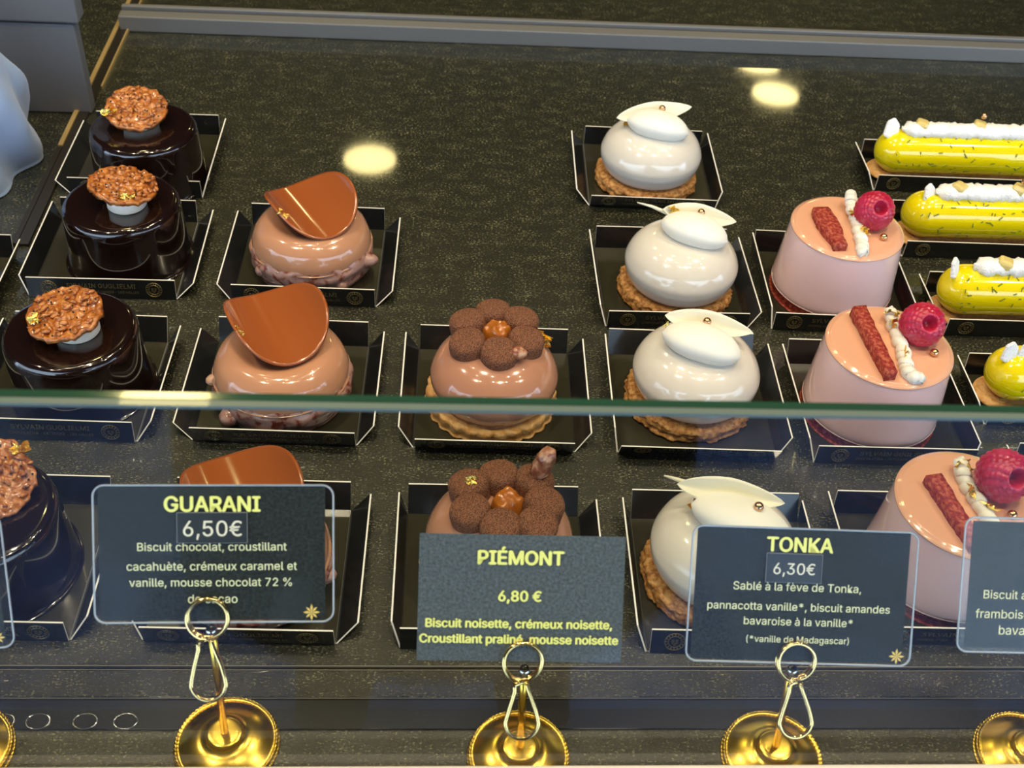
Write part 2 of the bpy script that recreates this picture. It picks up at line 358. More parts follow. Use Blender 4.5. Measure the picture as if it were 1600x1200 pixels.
def tray(x, y, a, oL, oR, lf, fin, lb, label, w=W, d=D, group='black card trays on the counter', emblems=True, letters=True):
    global EMB
    r = empty('pastry_tray', (x, y, .0002), label, 'tray', group, math.radians(a))
    h = w / 2; zL = math.sqrt(HS ** 2 - oL ** 2) if oL < HS else .004; zR = math.sqrt(HS ** 2 - oR ** 2); zf = math.sqrt(HF ** 2 - lf ** 2); zb = math.sqrt(HB ** 2 - lb ** 2)
    def wall(name, pts, n, mm='card'):
        v, f, i = plate(pts, T, n); return mk(name, v, f, [mm, 'cut'], r, False, i)
    wall('tray_base', [(-h, 0, 0), (h, 0, 0), (h, d, 0), (-h, d, 0)], (0, 0, 1), 'inner')
    fw = wall('front_wall', [(-h + fin, 0, 0), (h - fin, 0, 0), (h - fin, -lf, zf), (-h + fin, -lf, zf)], (0, -1, 0))
    wall('back_wall', [(-h, d, 0), (h, d, 0), (h, d + lb, zb), (-h, d + lb, zb)], (0, 1, 0))
    wall('side_wall', [(-h, 0, 0), (-h, d, 0), (-h - oL, d - YB, zL), (-h - oL, YF, zL)], (-1, 0, 0))
    wall('side_wall', [(h, 0, 0), (h, d, 0), (h + oR, d - YB, zR), (h + oR, YF, zR)], (1, 0, 0))
    tilt = math.atan2(lf, zf)
    def on(zz): k = zz / zf; return (-lf * k - T - .0003)
    if emblems:
        for sx in (-1, 1):
            if EMB is None:
                v, f = emblem(); o = mk('gold_emblem', v, f, 'foil', fw, False); EMB = o.data
            else:
                o = bpy.data.objects.new('gold_emblem', EMB); COL.objects.link(o); o.parent = fw
            o.location = (sx * (h - .012), on(.0066), .0066); o.rotation_euler = (tilt, 0, 0)
    if letters:
        text('gold_lettering', 'SYLVAIN GUGLIELMI', 'foil', fw, (0, on(.0085), .0085), width=.040, rot=(PI / 2 + tilt, 0, 0))
        text('gold_lettering', 'CHOCOLATIER - PÂTISSIER - LES HALLES', 'foil', fw, (0, on(.0045), .0045), width=.043, rot=(PI / 2 + tilt, 0, 0))
    return r
POS = ['backmost', 'second from the back', 'third from the back', 'frontmost']
KIND = {'dark': 'dark chocolate cake', 'gua': 'milk chocolate cake with the curved disc', 'pie': 'flower-topped cake', 'ton': 'white domed cake', 'pin': 'pink raspberry cake'}
TR = [
('dark1', -.2021, .6594, -.41, .0105, .0039, .0003, -.0004, .0023), ('dark2', -.2000, .5509, -.01, .0056, .0096, -.0020, -.0005, .0032),
('dark3', -.1997, .4328, -1.45, .0060, .0073, -.0016, .0005, .0078), ('dark4', -.2042, .3092, -1.09, .0060, .0075, -.0003, .0002, .0071),
('gua1', -.0814, .5488, -1.42, .0092, .0095, -.0002, .0001, .0031), ('gua2', -.0856, .4325, -1.52, .0105, .0086, .0032, 0, .0056),
('gua3', -.0868, .3077, -1.14, .0060, .0094, .0019, .0002, .0067), ('pie1', .0299, .4293, -1.09, .0079, .0087, .0050, .0007, .0055),
('pie2', .0277, .3044, -.45, .0041, .0087, -.0019, -.0006, .0099), ('ton1', .1431, .6613, -1.52, .0088, .0049, .0054, -.0002, -.0004),
('ton2', .1424, .5340, .10, .0038, .0089, .0010, .0001, .0037), ('ton3', .1387, .4278, -1.51, .0021, .0081, .0062, 0, .0088),
('ton4', .1390, .3023, -1.01, .0046, .0006, -.0038, .0011, .0087), ('pin1', .2437, .5330, -2.04, .0010, .0040, -.0001, -.0002, .0032),
('pin2', .2444, .4228, -.90, .0033, .0040, .0001, -.0006, .0067), ('pin3', .2435, .3076, -1.03, .0030, .0040, 0, 0, .002)]
ROWS = {'dark': 4, 'gua': 3, 'pie': 2, 'ton': 4, 'pin': 3}
def posword(k, i):
    n = ROWS[k]
    return {2: ['rear', 'front'], 3: ['backmost', 'middle', 'frontmost'], 4: POS}[n][i - 1]
TRAYS = {}
for n, *a in TR:
    k, i = n[:-1], int(n[-1])
    TRAYS[n] = tray(*a, 'black card tray holding the %s %s' % (posword(k, i), KIND[k]))
TRAYS['left'] = tray(-.3045, .5085, -.3, .006, .004, 0, 0, .004, 'black card tray at the left edge beyond the gold strip, mostly cut off')
ECL = [(.6905, 'backmost'), (.6115, 'second from the back'), (.5315, 'third from the back'), (.4535, 'frontmost')]
for i, (y, wd) in enumerate(ECL):
    x0 = (.3065, .3040, .3068, .3065)[i]
    tray(x0 + .068, y, -.8, .0045, .0045, .0004, .0002, .002, 'long black card tray holding the %s yellow eclair' % wd, w=.136, d=.041, letters=False)

tray(.3100 + .068, .3805, -.8, .0045, .0045, .0004, .0002, .002, 'corner of a black card tray at the right edge, beside the largest raspberry', w=.136, d=.041, letters=False)

# ------------------------------------------------------------------ dark glazed cakes
Z0 = .0012
def dark_cake(x, y, cx, cy, nx, ny, seed, label, tilt=(0, 0, 0), leafat=(-.012, -.010), rz=0):
    r = empty('dark_chocolate_cake', (x, y, Z0), label, 'cake', 'dark glazed cakes at the left', 0)
    def md(a, rr, z):
        p = (rr * cos(a), rr * sin(a), z); k = 1 + .012 * nz((cos(a), sin(a), z * 40), 1.6, seed) * min(1, rr / .02)
        return (p[0] * k, p[1] * k, z + .0006 * nz((p[0], p[1], 0), 60, seed) * (1 if z > .02 else 0))
    lathe('glazed_body', [(0, .0405), (.014, .0403), (.026, .0404), (.0312, .0402), (.0335, .0385), (.0345, .035), (.0350, .024), (.0358, .010), (.0364, .002), (.0355, 0), (0, 0)], 'dark', r, 72, md, k=5)
    lathe('cream_disc', [(0, .0088), (.0104, .0088), (.0114, .0080), (.0115, .0008), (.0108, 0), (0, 0)], 'cream', r, 32, loc=(cx, cy, .0403))
    rs = random.Random(seed)
    def nut(a, s):
        rr = .0197 * s * (1 + (.05 * nz((cos(a) * 2.6, sin(a) * 2.6, seed), 1.5, seed) + .05 * nz((cos(a) * 7, sin(a) * 7, seed), 1.5, seed)))
        p = (rr * cos(a), rr * sin(a), .0016 * nz((rr * cos(a), rr * sin(a), 0), 260, seed) + .0012 * nz((rr * cos(a), rr * sin(a), 0), 520, seed + 3))
        return p, (0, 0, 1)
    nd = sheet('nut_disc', nut, 'nut', r, 72, 22, .0026, loc=(nx, ny, .0403 + .0100), rot=(tilt[0], tilt[1], rz))
    V, F = [], []
    for q in range(44):        # nut flakes and dark seeds set in the caramel
        a = rs.uniform(0, 2 * PI); rr = .0185 * math.sqrt(rs.random()); L = rs.uniform(.0014, .0036)
        v, f = ball_vf((0, 0, 0), 1, 6); ph = rs.uniform(0, PI)
        F += [tuple(b + len(V) for b in e) for e in f]
        V += [(rr * cos(a) + (p[0] * L * cos(ph) - p[1] * L * .5 * sin(ph)), rr * sin(a) + (p[0] * L * sin(ph) + p[1] * L * .5 * cos(ph)), .0020 + p[2] * .0009) for p in v]
    o = mk('nut_flakes', V, F, 'nut', nd); o['kind'] = 'stuff'
    V, F = [], []
    for q in range(26):
        a = rs.uniform(0, 2 * PI); rr = .0185 * math.sqrt(rs.random()); v, f = ball_vf((rr * cos(a), rr * sin(a), .0026), .0006, 6)
        F += [tuple(b + len(V) for b in e) for e in f]; V += v
    o = mk('dark_seeds', V, F, 'seed', nd); o['kind'] = 'stuff'
    goldleaf(nd, (leafat[0], leafat[1], .0034), .0075, seed, rot=(.3, 0, .4))
    return r
dark_cake(-.1956, .6785, -.002, .004, -.0033, .0045, 3, 'backmost dark glazed cake topped with a nut disc, beside the gold strip', (.24, .05, 0), (-.0155, -.0085))
dark_cake(-.1919, .5925, .0050, -.0045, .0035, .0005, 11, 'dark glazed cake second from the back, nut disc raised on a cream button', (-.02, .16, 0), (.003, -.0145))
dark_cake(-.1929, .4735, .0045, -.002, -.0003, -.0005, 21, 'third dark glazed cake from the back, right behind the glass edge', (.10, -.10, 0), (-.012, -.0055))
dark_cake(-.2035, .3480, .000, .004, .0050, .0095, 31, 'frontmost dark glazed cake, cut off by the left edge beside the leftmost card', (.35, .30, 0), (.009, .0160))
dark_cake(-.3050, .5475, .004, 0, .006, .002, 41, 'cake with a nut disc at the left edge beyond the gold strip', (.2, 0, 0), (.0, -.014))

# ------------------------------------------------------------------ milk chocolate cakes with curved disc
def guarani(x, y, seed, label, dl, dr, knobs, flip=1):
    r = empty('milk_chocolate_cake', (x, y, Z0), label, 'cake', 'milk chocolate cakes with curved discs')
    def md(a, rr, z):
        k = 1 + .02 * nz((cos(a), sin(a), z * 30), 1.8, seed) * min(1, rr / .02); return (rr * cos(a) * k, rr * sin(a) * k, z)
    lathe('glazed_body', [(0, .0265), (.008, .0272), (.016, .0315), (.022, .0338), (.0275, .0328), (.0325, .0285), (.0350, .0235), (.0360, .0195), (.0358, .0172), (.034, .0165), (0, .0165)], 'milkglaze', r, 72, md, k=5)
    def ms(a, rr, z):
        k = 1 + .045 * nz((cos(a) * 1.5, sin(a) * 1.5, z * 90), 2.0, seed + 5) * min(1, rr / .02)
        zz = z + (.0035 * nz((cos(a) * 2, sin(a) * 2, 0), 2.0, seed + 9) if z > .016 else 0)
        return (rr * cos(a) * k, rr * sin(a) * k, zz)
    lathe('nut_skirt', [(.0335, .0200), (.0360, .0180), (.0374, .0140), (.0374, .0095), (.0358, .0045), (.0330, .0006), (.031, 0), (0, 0)], 'milkskirt', r, 90, ms, k=4)
    for (a, z, L, s) in knobs:
        rr = .0350; V, F = ball_vf((0, 0, 0), 1, 14); V = [(p[0] * L * (1 - .25 * p[0] * 0), p[1] * s * (1 + .15 * sin(3 * p[0])), p[2] * s * .95) for p in V]
        mk('peanut', V, F, 'peanut' if s < .004 else 'milkskirt', r, loc=(rr * cos(a), rr * sin(a), z), rot=(0, -.15, a + .35))
    # the disc: a round wafer rolled into a shallow trough, lying across the cake
    R0, kl, kr, A, Bv = dr
    A = Vector(A).normalized(); Bv = Vector(Bv).normalized(); Nn = A.cross(Bv); Nn = Nn if Nn.z > 0 else -Nn
    def roll(u, v):
        k = kl if v < 0 else kr
        return A * u + Bv * (sin(k * v) / k) + Nn * ((1 - cos(k * v)) / k), (Nn * cos(k * v) - Bv * sin(k * v)).normalized()
    d = sheet('chocolate_disc', lambda a, q: roll(R0 * q * cos(a), R0 * q * sin(a)), 'milkchoc', r, 80, 22, .0013, loc=dl)
    p, nn = roll(-.010, -.0275); goldleaf(d, p + nn * .001, .0060, seed, rot=(.2, .7, .2))
    return r
guarani(-.0795, .5885, 4, 'backmost glossy tan cake with a curved milk chocolate disc on top', (.0007, .0064, .0347), (.0309, 37, 30, (-.5027, .8645, 0), (.861, .5007, .0895)), [(-.40, .013, .0095, .0050), (-1.0, .006, .005, .0040), (3.8, .010, .005, .004)])
guarani(-.0845, .4700, 14, 'middle glossy tan cake with a curved milk chocolate disc, crossed by the glass edge', (-.0027, .0132, .0352), (.0317, 37, 31.6, (-.41, .912, 0), (.912, .41, .022)), [(3.95, .007, .0085, .0055), (3.3, .014, .006, .0035)])
guarani(-.0855, .345, 24, 'frontmost glossy tan cake with a curved disc, mostly hidden by a price card', (-.0027, .0135, .0352), (.0317, 36, 31, (-.41, .912, 0), (.912, .41, .022)), [(-.25, .010, .0065, .004)])

# ------------------------------------------------------------------ flower-topped cakes
def dome(r0=.0347, h=.0385, z0=.006):
    return [(0, h - .0008), (.010, h), (.0180, h - .0008), (.0255, h - .0040), (.0312, h - .0095), (r0 - .0004, h - .0160), (r0, h - .0200), (r0 - .0008, h - .0240), (r0 - .0036, z0 + .0030), (r0 - .0085, z0 + .0004), (r0 - .013, z0), (0, z0)]
def petal(name, parent, loc, seed, tilt, rz, r0=.0101):
    def md(a, rr, z): k = 1 + .05 * nz((cos(a), sin(a), 0), 1.2, seed); return (rr * cos(a) * k, rr * sin(a) * k, z + .00025 * nz((rr * cos(a), rr * sin(a), z), 900, seed))
    return lathe(name, [(0, .0126), (r0 * .6, .0123), (r0 * .86, .0113), (r0 * .97, .0094), (r0, .0070), (r0, .003), (r0 * .95, .0), (0, 0)], 'velvet', parent, 36, md, loc=loc, rot=(tilt * -sin(rz), tilt * cos(rz), 0), k=4)
def piemont(x, y, seed, label, petals, cen, big):
    r = empty('flower_cake', (x, y, Z0), label, 'cake', 'cakes with a cocoa flower')
    def fl(a, rr, z): k = 1 + (.045 * abs(cos(a * 13)) + .012 * nz((cos(a), sin(a), z * 60), 3, seed)) * (1 if rr > .02 else 0); return (rr * cos(a) * k - .0010, rr * sin(a) * k, z + .0004 * nz((rr * cos(a), rr * sin(a), 0), 300, seed))
    lathe('tart_base', [(0, .0082), (.024, .0082), (.0325, .0078), (.0345, .0062), (.0340, .0015), (.0325, 0), (0, 0)], 'tart', r, 168, fl, k=3)
    lathe('glazed_dome', dome(), 'piemont', r, 72, k=5)
    def cm(a, rr, z): q = .0022 * nz((rr * cos(a), rr * sin(a), 0), 330, seed); return (rr * cos(a) * (1 + .12 * nz((cos(a), sin(a), 0), 2, seed)), rr * sin(a) * (1 + .12 * nz((cos(a), sin(a), 0), 2, seed)), z + q)
    c = lathe('caramel_heart', [(0, .0098), (.003, .0098), (.0055, .0090), (.0072, .006), (.0075, 0), (0, 0)], 'caramel', r, 40, cm, loc=(cen[0], cen[1], .0362), k=4)
    for i, (px, py) in enumerate(petals):
        rz = math.atan2(py - cen[1], px - cen[0]); petal('petal', r, (px, py, .0342), seed + i, .20 + .06 * sin(i * 2.3), rz, big)
    return r
p = piemont(.030, .4674, 5, 'rear brown flower-topped glazed cake on a fluted tart base, crossed by the glass edge', [(-.0008, .0235), (-.0135, .0150), (.0130, .0175), (-.0136, -.0010), (.0012, -.0076), (.0148, .0012)], (.0006, .0085), .0100)
o = ball('hazelnut_piece', (.0112, -.0105, .0435), .0042, 'hazel', p, 14, sx=1.2, sy=.9, sz=.8)
goldleaf(p, (.0262, .0075, .0375), .0115, 9, rot=(.7, .6, .2))
p = piemont(.0297, .353, 15, 'front brown flower-topped glazed cake behind its price card, hazelnut cluster on top', [(-.0005, .0165), (-.0135, .0105), (.0148, .0140), (-.0128, -.0040), (.0180, .0005), (-.0005, -.0125), (.0145, -.0110)], (.0030, .0015), .0097)
def cl(a, rr, z): k = 1 + .22 * nz((cos(a) * 1.3, sin(a) * 1.3, z * 130), 2.2, 3); return (rr * cos(a) * k + z * .25, rr * sin(a) * k, z)
lathe('hazelnut_cluster', [(0, .0175), (.0030, .0165), (.0044, .013), (.0040, .0095), (.0048, .006), (.0040, .002), (.002, 0), (0, 0)], 'hazel', p, 36, cl, loc=(.0170, .0150, .0455), k=4)
goldleaf(p, (-.0138, .0092, .0476), .0055, 19)

# ------------------------------------------------------------------ white domed cakes
def tonka(x, y, seed, label, q, ql, qa, lf, ll, la, ltilt, bead, gl, sliver=None):
    r = empty('white_domed_cake', (x, y, Z0), label, 'cake', 'white domed cakes')
    def cr(a, rr, z):
        k = 1 + (.05 * nz((cos(a) * 3, sin(a) * 3, z * 200), 2.2, seed) + .035 * nz((cos(a) * 9, sin(a) * 9, z * 300), 2.2, seed)) * (1 if rr > .02 else 0)
        return (rr * cos(a) * k - .0016, rr * sin(a) * k - .0006, z + .0008 * nz((rr * cos(a), rr * sin(a), z), 240, seed) * (1 if z > .002 else 0))
    lathe('crumble_base', [(0, .0085), (.020, .0085), (.0315, .0082), (.0345, .0062), (.0345, .0030), (.0325, .0002), (0, .0)], 'crumb', r, 140, cr, k=4)
    def wv(a, rr, z): k = 1 + .010 * nz((cos(a), sin(a), z * 25), 1.3, seed); return (rr * cos(a) * k, rr * sin(a) * k, z)
    lathe('glazed_dome', dome(.0348, .0405, .0075), 'white', r, 72, wv, k=5)
    # three-edged spoon-shaped quenelle
    V, F = [], []; n, mseg = 28, 24
    for j in range(mseg + 1):
        s = -1 + 2 * j / mseg; rr = max(.0002, (1 - abs(s) ** 2.3)) ** .62
        for i in range(n):
            a = 2 * PI * i / n; k = 1 + .06 * cos(3 * a - PI / 2)
            V.append((s * ql, .0118 * rr * cos(a) * k, .0092 * rr * sin(a) * k + .0010 * (1 - s * s)))
    for j in range(mseg):
        for i in range(n):
            k = (i + 1) % n; F.append((j * n + i, j * n + k, (j + 1) * n + k, (j + 1) * n + i))
    mk('quenelle', V, F, 'quenelle', r, loc=q, rot=(.05, .06, qa))
    # white chocolate leaf: folded along its mid-rib
    V, F = [], []; nu, nv = 26, 8
    for side in (1, -1):
        for j in range(nv + 1):
            for i in range(nu + 1):
                s = -1 + 2 * i / nu; tt = -1 + 2 * j / nv
                wd = .0072 * (max(0, 1 - abs(s) ** 1.7)) ** .75 * (1 - .12 * s)
                V.append((s * ll, tt * wd, .40 * abs(tt) * wd + .0028 * s * s + side * .0005))
    off = (nu + 1) * (nv + 1)
    for b in (0, off):
        for j in range(nv):
            for i in range(nu):
                F.append((b + j * (nu + 1) + i, b + j * (nu + 1) + i + 1, b + (j + 1) * (nu + 1) + i + 1, b + (j + 1) * (nu + 1) + i))
    for i in range(nu):
        for j in (0, nv):
            a = j * (nu + 1) + i; F.append((a, a + 1, off + a + 1, off + a))
    mk('white_leaf', V, F, 'whitechoc', r, loc=lf, rot=(ltilt[0], ltilt[1], la))
    if sliver:
        tube('white_sliver', sliver, lambda t: .0004 + .0010 * t, 'whitechoc', r, 8)
    ball('bronze_bead', bead, .0024, 'bead', r, 16)
    goldleaf(r, gl, .0085, seed, rot=(.9, .2, .5))
    return r
tonka(.144, .6965, 6, 'backmost white domed cake with white leaf and bead', (.0005, -.0065, .0450), .0215, -.30, (-.0010, .0075, .0470), .0265, .16, (.80, -.10), (.0040, .0045, .0525), (-.0175, .0040, .0420))
tonka(.147, .570, 16, 'white domed cake second from the back, leaf and thin sliver at its top', (.0040, -.0015, .0450), .0210, -.42, (.0085, .0115, .0470), .0225, -.17, (.75, .06), (.0085, .0078, .0525), (-.0062, .0125, .0515), [(-.0285, .0205, .0500), (-.020, .0175, .0495), (-.010, .0125, .0480)])
tonka(.1411, .4704, 26, 'third white domed cake from the back, crossed by the glass edge', (-.0020, -.0060, .0450), .0220, -.40, (.0035, .0080, .0475), .0240, -.22, (.75, .05), (.0015, .0045, .0525), (-.0160, .0095, .0450))
tonka(.1356, .3464, 36, 'frontmost white domed cake, half hidden behind its price card', (.0025, -.0055, .0450), .0240, -.42, (-.0010, .0085, .0490), .0250, -.18, (.75, .05), (.0088, -.0045, .0548), (-.0150, .0055, .0440), [(-.0310, .0165, .0520), (-.026, .0145, .0520), (-.020, .0120, .0515)])

# ------------------------------------------------------------------ pink raspberry cakes
def raspberry(name, parent, loc, r0, aim, seed):
    V, F = [], []; nrow, ncol = 48, 96
    prof = []
    for j in range(nrow + 1):
        a = .40 + (PI - .40) * j / nrow; prof.append((sin(a) * r0, cos(a) * r0 * 1.04))
    prof = [(0, .35 * r0), (.16 * r0, .40 * r0), (.27 * r0, .62 * r0), (.33 * r0, .84 * r0)] + prof
    prof[-1] = (0, -r0 * 1.04)
    def md(a, rr, z):
        if rr < 1e-6: return (0, 0, z)
        t = math.acos(max(-1, min(1, z / (r0 * 1.04)))); row = t * 5.4; rn = math.floor(row)
        cnt = max(6, round(19 * sin(min(max((rn + .5) / 5.4, .3), 2.9))))
        b = abs(sin(PI * (row - rn))) ** .5 * (abs(cos(cnt / 2 * a + rn * 1.57)) ** .5)
        k = .93 + .10 * b + .02 * nz((cos(a), sin(a), z * 80), 1.5, seed)
        return (rr * cos(a) * k, rr * sin(a) * k, z * (.95 + .06 * b))
    o = lathe(name, prof, 'rasp', parent, ncol, md, loc=loc)
    o.rotation_euler = Vector(aim).to_track_quat('Z', 'X').to_euler()
    return o
def pinkcake(x, y, seed, label, stick, cream, rasp, bead, golds, rr=.0118, aim=(.0, -.74, .68)):
    r = empty('pink_raspberry_cake', (x, y, Z0), label, 'cake', 'pink cakes topped with a raspberry')
    lathe('red_base', [(0, .0075), (.030, .0075), (.0362, .0072), (.0368, .0055), (.0362, .0008), (.0345, 0), (0, 0)], 'redbis', r, 72, lambda a, q, z: (q * cos(a) * (1 + .008 * nz((cos(a) * 4, sin(a) * 4, z * 100), 2, seed)), q * sin(a) * (1 + .008 * nz((cos(a) * 4, sin(a) * 4, z * 100), 2, seed)), z), k=3)
    wob = lambda a, q, z: (q * cos(a) * (1 + .008 * nz((cos(a), sin(a), z * 30), 1.4, seed)), q * sin(a) * (1 + .008 * nz((cos(a), sin(a), z * 30), 1.4, seed)), z)
    lathe('glazed_body', [(.0318, .0488), (.0330, .0476), (.0338, .0455), (.0350, .034), (.0364, .018), (.0372, .0095), (.0366, .0072), (.034, .0068), (0, .0068)], 'pink', r, 80, wob, k=5)
    lathe('peach_top', [(0, .0493), (.018, .0493), (.0290, .0493), (.0318, .0488), (.0318, .047), (0, .047)], 'pinktop', r, 80, wob, k=4)
    a, b = Vector(stick[0]), Vector(stick[1]); d = b - a; n = 16; V, F = [], []
    sx = Vector((d.y, -d.x, 0)).normalized() * stick[2]; up = Vector((0, 0, 1)) * stick[3]
    for i in range(n + 1):
        p = a + d * i / n
        for u, v in ((-1, 0), (-1, .5), (-1, 1), (0, 1.05), (1, 1), (1, .5), (1, 0)):
            q = p + sx * u * (.72 + .5 * sin(PI * min(1, .15 + i / n)) if stick[2] > .005 else 1 - .25 * (i / n)) + up * v; V.append(q + Vector((nz(q, 420, seed), nz(q, 420, seed + 2), nz(q, 420, seed + 4))) * .0007)
    for i in range(n):
        for k in range(6): F.append((i * 7 + k, i * 7 + k + 1, i * 7 + k + 8, i * 7 + k + 7))
    F += [tuple(range(7)), tuple(range(n * 7, n * 7 + 7))]
    mk('red_biscuit_stick', V, F, 'redbis', r)
    pa = spline(cream, 14); path = []
    for i, p in enumerate(pa): path.append((p[0] + .0004 * sin(i * 1.25), p[1], p[2] + .0004 * cos(i * 1.25)))
    tube('piped_cream', path, lambda t: .0031 * (1 + .28 * abs(sin(t * 24))) * (.55 + .45 * min(1, t * 9, (1 - t) * 9 + .35)), 'quenelle', r, 16)
    for i, gg in enumerate(golds): goldleaf(r, gg, .0085, seed + i, rot=(.7, .2, .4 + i))
    raspberry('raspberry', r, rasp, rr, aim, seed)
    ball('bronze_bead', bead, .0023, 'bead', r, 16)
    return r
TP = .0490
pinkcake(.2449, .5727, 8, 'backmost pink cake with a raspberry and short red biscuit', ((-.0150, .0120, TP), (-.0115, -.0265, TP), .0052, .0050),
    [(.0050, .0225, .0585), (.0045, .0150, .0550), (.0050, 0, TP + .002), (.0030, -.018, TP + .002), (.0010, -.0310, TP + .0018)], (.0140, .0015, .0595), (.0180, -.0135, TP + .002), [(.0035, .0060, .0555), (.0060, -.0115, .0545)])
pinkcake(.2403, .4632, 18, 'middle pink cake with a raspberry and long red biscuit, crossed by the glass edge', ((-.0125, .0235, TP + .001), (-.0085, -.0290, TP), .0040, .0060),
    [(.0040, .0225, .0560), (.0050, .0120, TP + .0025), (.0045, -.006, TP + .002), (.0025, -.020, TP + .002), (.0030, -.0275, TP + .0018), (.0075, -.0290, TP + .0018)], (.0160, .0045, .0595), (.0212, -.0085, TP + .002), [(.0045, .0110, .0550), (.0040, -.0125, .0540), (.0035, .0180, .0565)], aim=(-.02, -.74, .68))
pinkcake(.2468, .3511, 28, 'frontmost pink cake with the largest raspberry, between two price cards', ((-.0150, .0125, TP), (-.0075, -.0300, TP), .0042, .0055),
    [(.0000, .0215, .0560), (.0010, .0120, TP + .002), (.0030, -.004, TP + .002), (.0060, -.022, TP + .002), (.0065, -.027, TP + .002)], (.0140, .0060, .0610), (.0165, -.0090, TP + .002), [(.0005, .0170, .0565), (.0010, .0020, .0540), (.0050, -.0080, .0545)], rr=.0125, aim=(.12, -.74, .62))

# ------------------------------------------------------------------ yellow eclairs
def eclair(x0, yc, seed, label, chips, jellies, beads, strip0, L=.128):
    r = empty('yellow_eclair', (x0 + L / 2, yc, Z0), label, 'eclair', 'yellow eclairs')
    rs = random.Random(seed); R0 = .0158; h = L / 2
    def cap(name, rad, zc, m, sz=1, n=48, ext=0):
        prof = [(rad * sin(PI / 2 * i / 10), -h - ext + rad * (1 - cos(PI / 2 * i / 10))) for i in range(11)] + [(rad, -h / 2 + h * i / 8) for i in range(9)] + [(rad * cos(PI / 2 * i / 10), h + ext - rad * (1 - sin(PI / 2 * i / 10))) for i in range(11)]
        prof[0] = (0, -h - ext); prof[-1] = (0, h + ext)
        v, f = lathe_vf(prof, n); return mk(name, [(c, a, max(zc + b * sz, zc - rad * sz * .93)) for a, b, c in v], f, m, r)
    cap('biscuit_base', .0150, .0030, 'tart', .20, ext=.002)
    cap('yellow_body', R0, .0190, 'yellow', .98)
    V, F = [], []; n = 70; m = 12; s0 = -h + strip0; s1 = h - .012
    for j in range(n + 1):
        x = s0 + (s1 - s0) * j / n; e = min(1, j / 3, (n - j) / 3); e = max(e, .35)
        for i in range(m):
            a = 2 * PI * i / m; p = Vector((x, .0064 * cos(a) * e, .0365 + .0050 * sin(a) * e)); q = .0016 * nz(p, 420, seed) + .0013 * nz(p, 1100, seed); V.append(p + Vector((0, cos(a), sin(a))) * q)
    for j in range(n):
        for i in range(m): k = (i + 1) % m; F.append((j * m + i, j * m + k, (j + 1) * m + k, (j + 1) * m + i))
    F += [tuple(range(m)), tuple(range(n * m, n * m + m))]
    mk('coconut_strip', V, F, 'coco', r)
    for (cx, cy, a, tl, s) in chips:
        V, F = [], []
        pts = [(-.0050 * s, 0), (-.0030 * s, .0085 * s), (.0015 * s, .0105 * s), (.0052 * s, .0060 * s), (.0046 * s, 0), (0, -.0030 * s)]
        v, f, i = plate([(p[0], 0, p[1]) for p in pts], .0022, (0, 1, 0)); o = mk('white_chip', v, f, ['whitechoc' if False else 'coco', 'coco'], r, False, i, loc=(cx - h, cy, .0325), rot=(tl, 0, a))
        bm = bmesh.new(); bm.from_mesh(o.data); bmesh.ops.bevel(bm, geom=list(bm.edges), offset=.0006, segments=2, affect='EDGES'); bm.to_mesh(o.data); bm.free()
    for (cx, cy) in jellies:
        o = box('jelly_cube', -.0046, .0046, -.0044, .0044, 0, .0066, 'jelly', r, .0021, loc=(cx - h, cy, .0365), rot=(.1, .05, rs.uniform(.2, 1.2)))
    for (cx, cy, cz) in beads: ball('bronze_bead', (cx - h, cy, cz), .0022, 'bead', r, 14)
    V, F = [], []
    for q in range(52):
        x = rs.uniform(-h + .006, h - .006); a = rs.uniform(-2.9, -.55) if q % 3 else rs.uniform(-2.9, -.2); l = rs.uniform(.0007, .0019); ph = rs.uniform(0, PI)
        c = Vector((x, R0 * 1.002 * cos(a - PI / 2 + PI / 2) * 1.0, 0)); a2 = rs.uniform(.15, 2.2)
        c = Vector((x, -R0 * sin(a2), .0190 + R0 * .98 * cos(a2))); nn = Vector((0, -sin(a2), cos(a2))); tt = Vector((1, 0, 0)); bb = nn.cross(tt)
        d1 = (tt * cos(ph) + bb * sin(ph)) * l; d2 = (bb * cos(ph) - tt * sin(ph)) * .00042; b = len(V)
        V += [c - d1 - d2 + nn * .0001, c + d1 - d2 + nn * .0001, c + d1 + d2 + nn * .0002, c - d1 + d2 + nn * .0002, c + nn * .0005]; F += [(b, b + 1, b + 4), (b + 1, b + 2, b + 4), (b + 2, b + 3, b + 4), (b + 3, b, b + 4)]
    o = mk('lime_zest', V, F, 'zest', r, False); o['kind'] = 'stuff'
    return r
eclair(.3075, .7120, 2, 'backmost yellow eclair with a coconut strip, along the right edge', [(.0075, -.002, .1, -.35, 1.15)], [(.028, .001), (.070, .002)], [(.072, .004, .0465)], .015)
eclair(.3045, .6330, 12, 'yellow eclair second from the back, white flake near its left end', [(.0140, -.003, .5, -.35, 1.0)], [(.032, 0), (.072, 0)], [(.0735, -.001, .0465)], .0175)
eclair(.3040, .5520, 22, 'third yellow eclair from the back, upright white flake beside the coconut', [(.0060, -.003, .9, -.3, 1.05)], [(.034, -.001), (.075, 0)], [(.076, -.001, .0465)], .0165)
eclair(.3080, .4760, 32, 'frontmost yellow eclair, cut off by the right edge above the glass', [(.0070, -.004, .2, -.2, 1.0), (.0160, -.004, -.2, -.2, 1.0)], [(.036, 0)], [], .020)

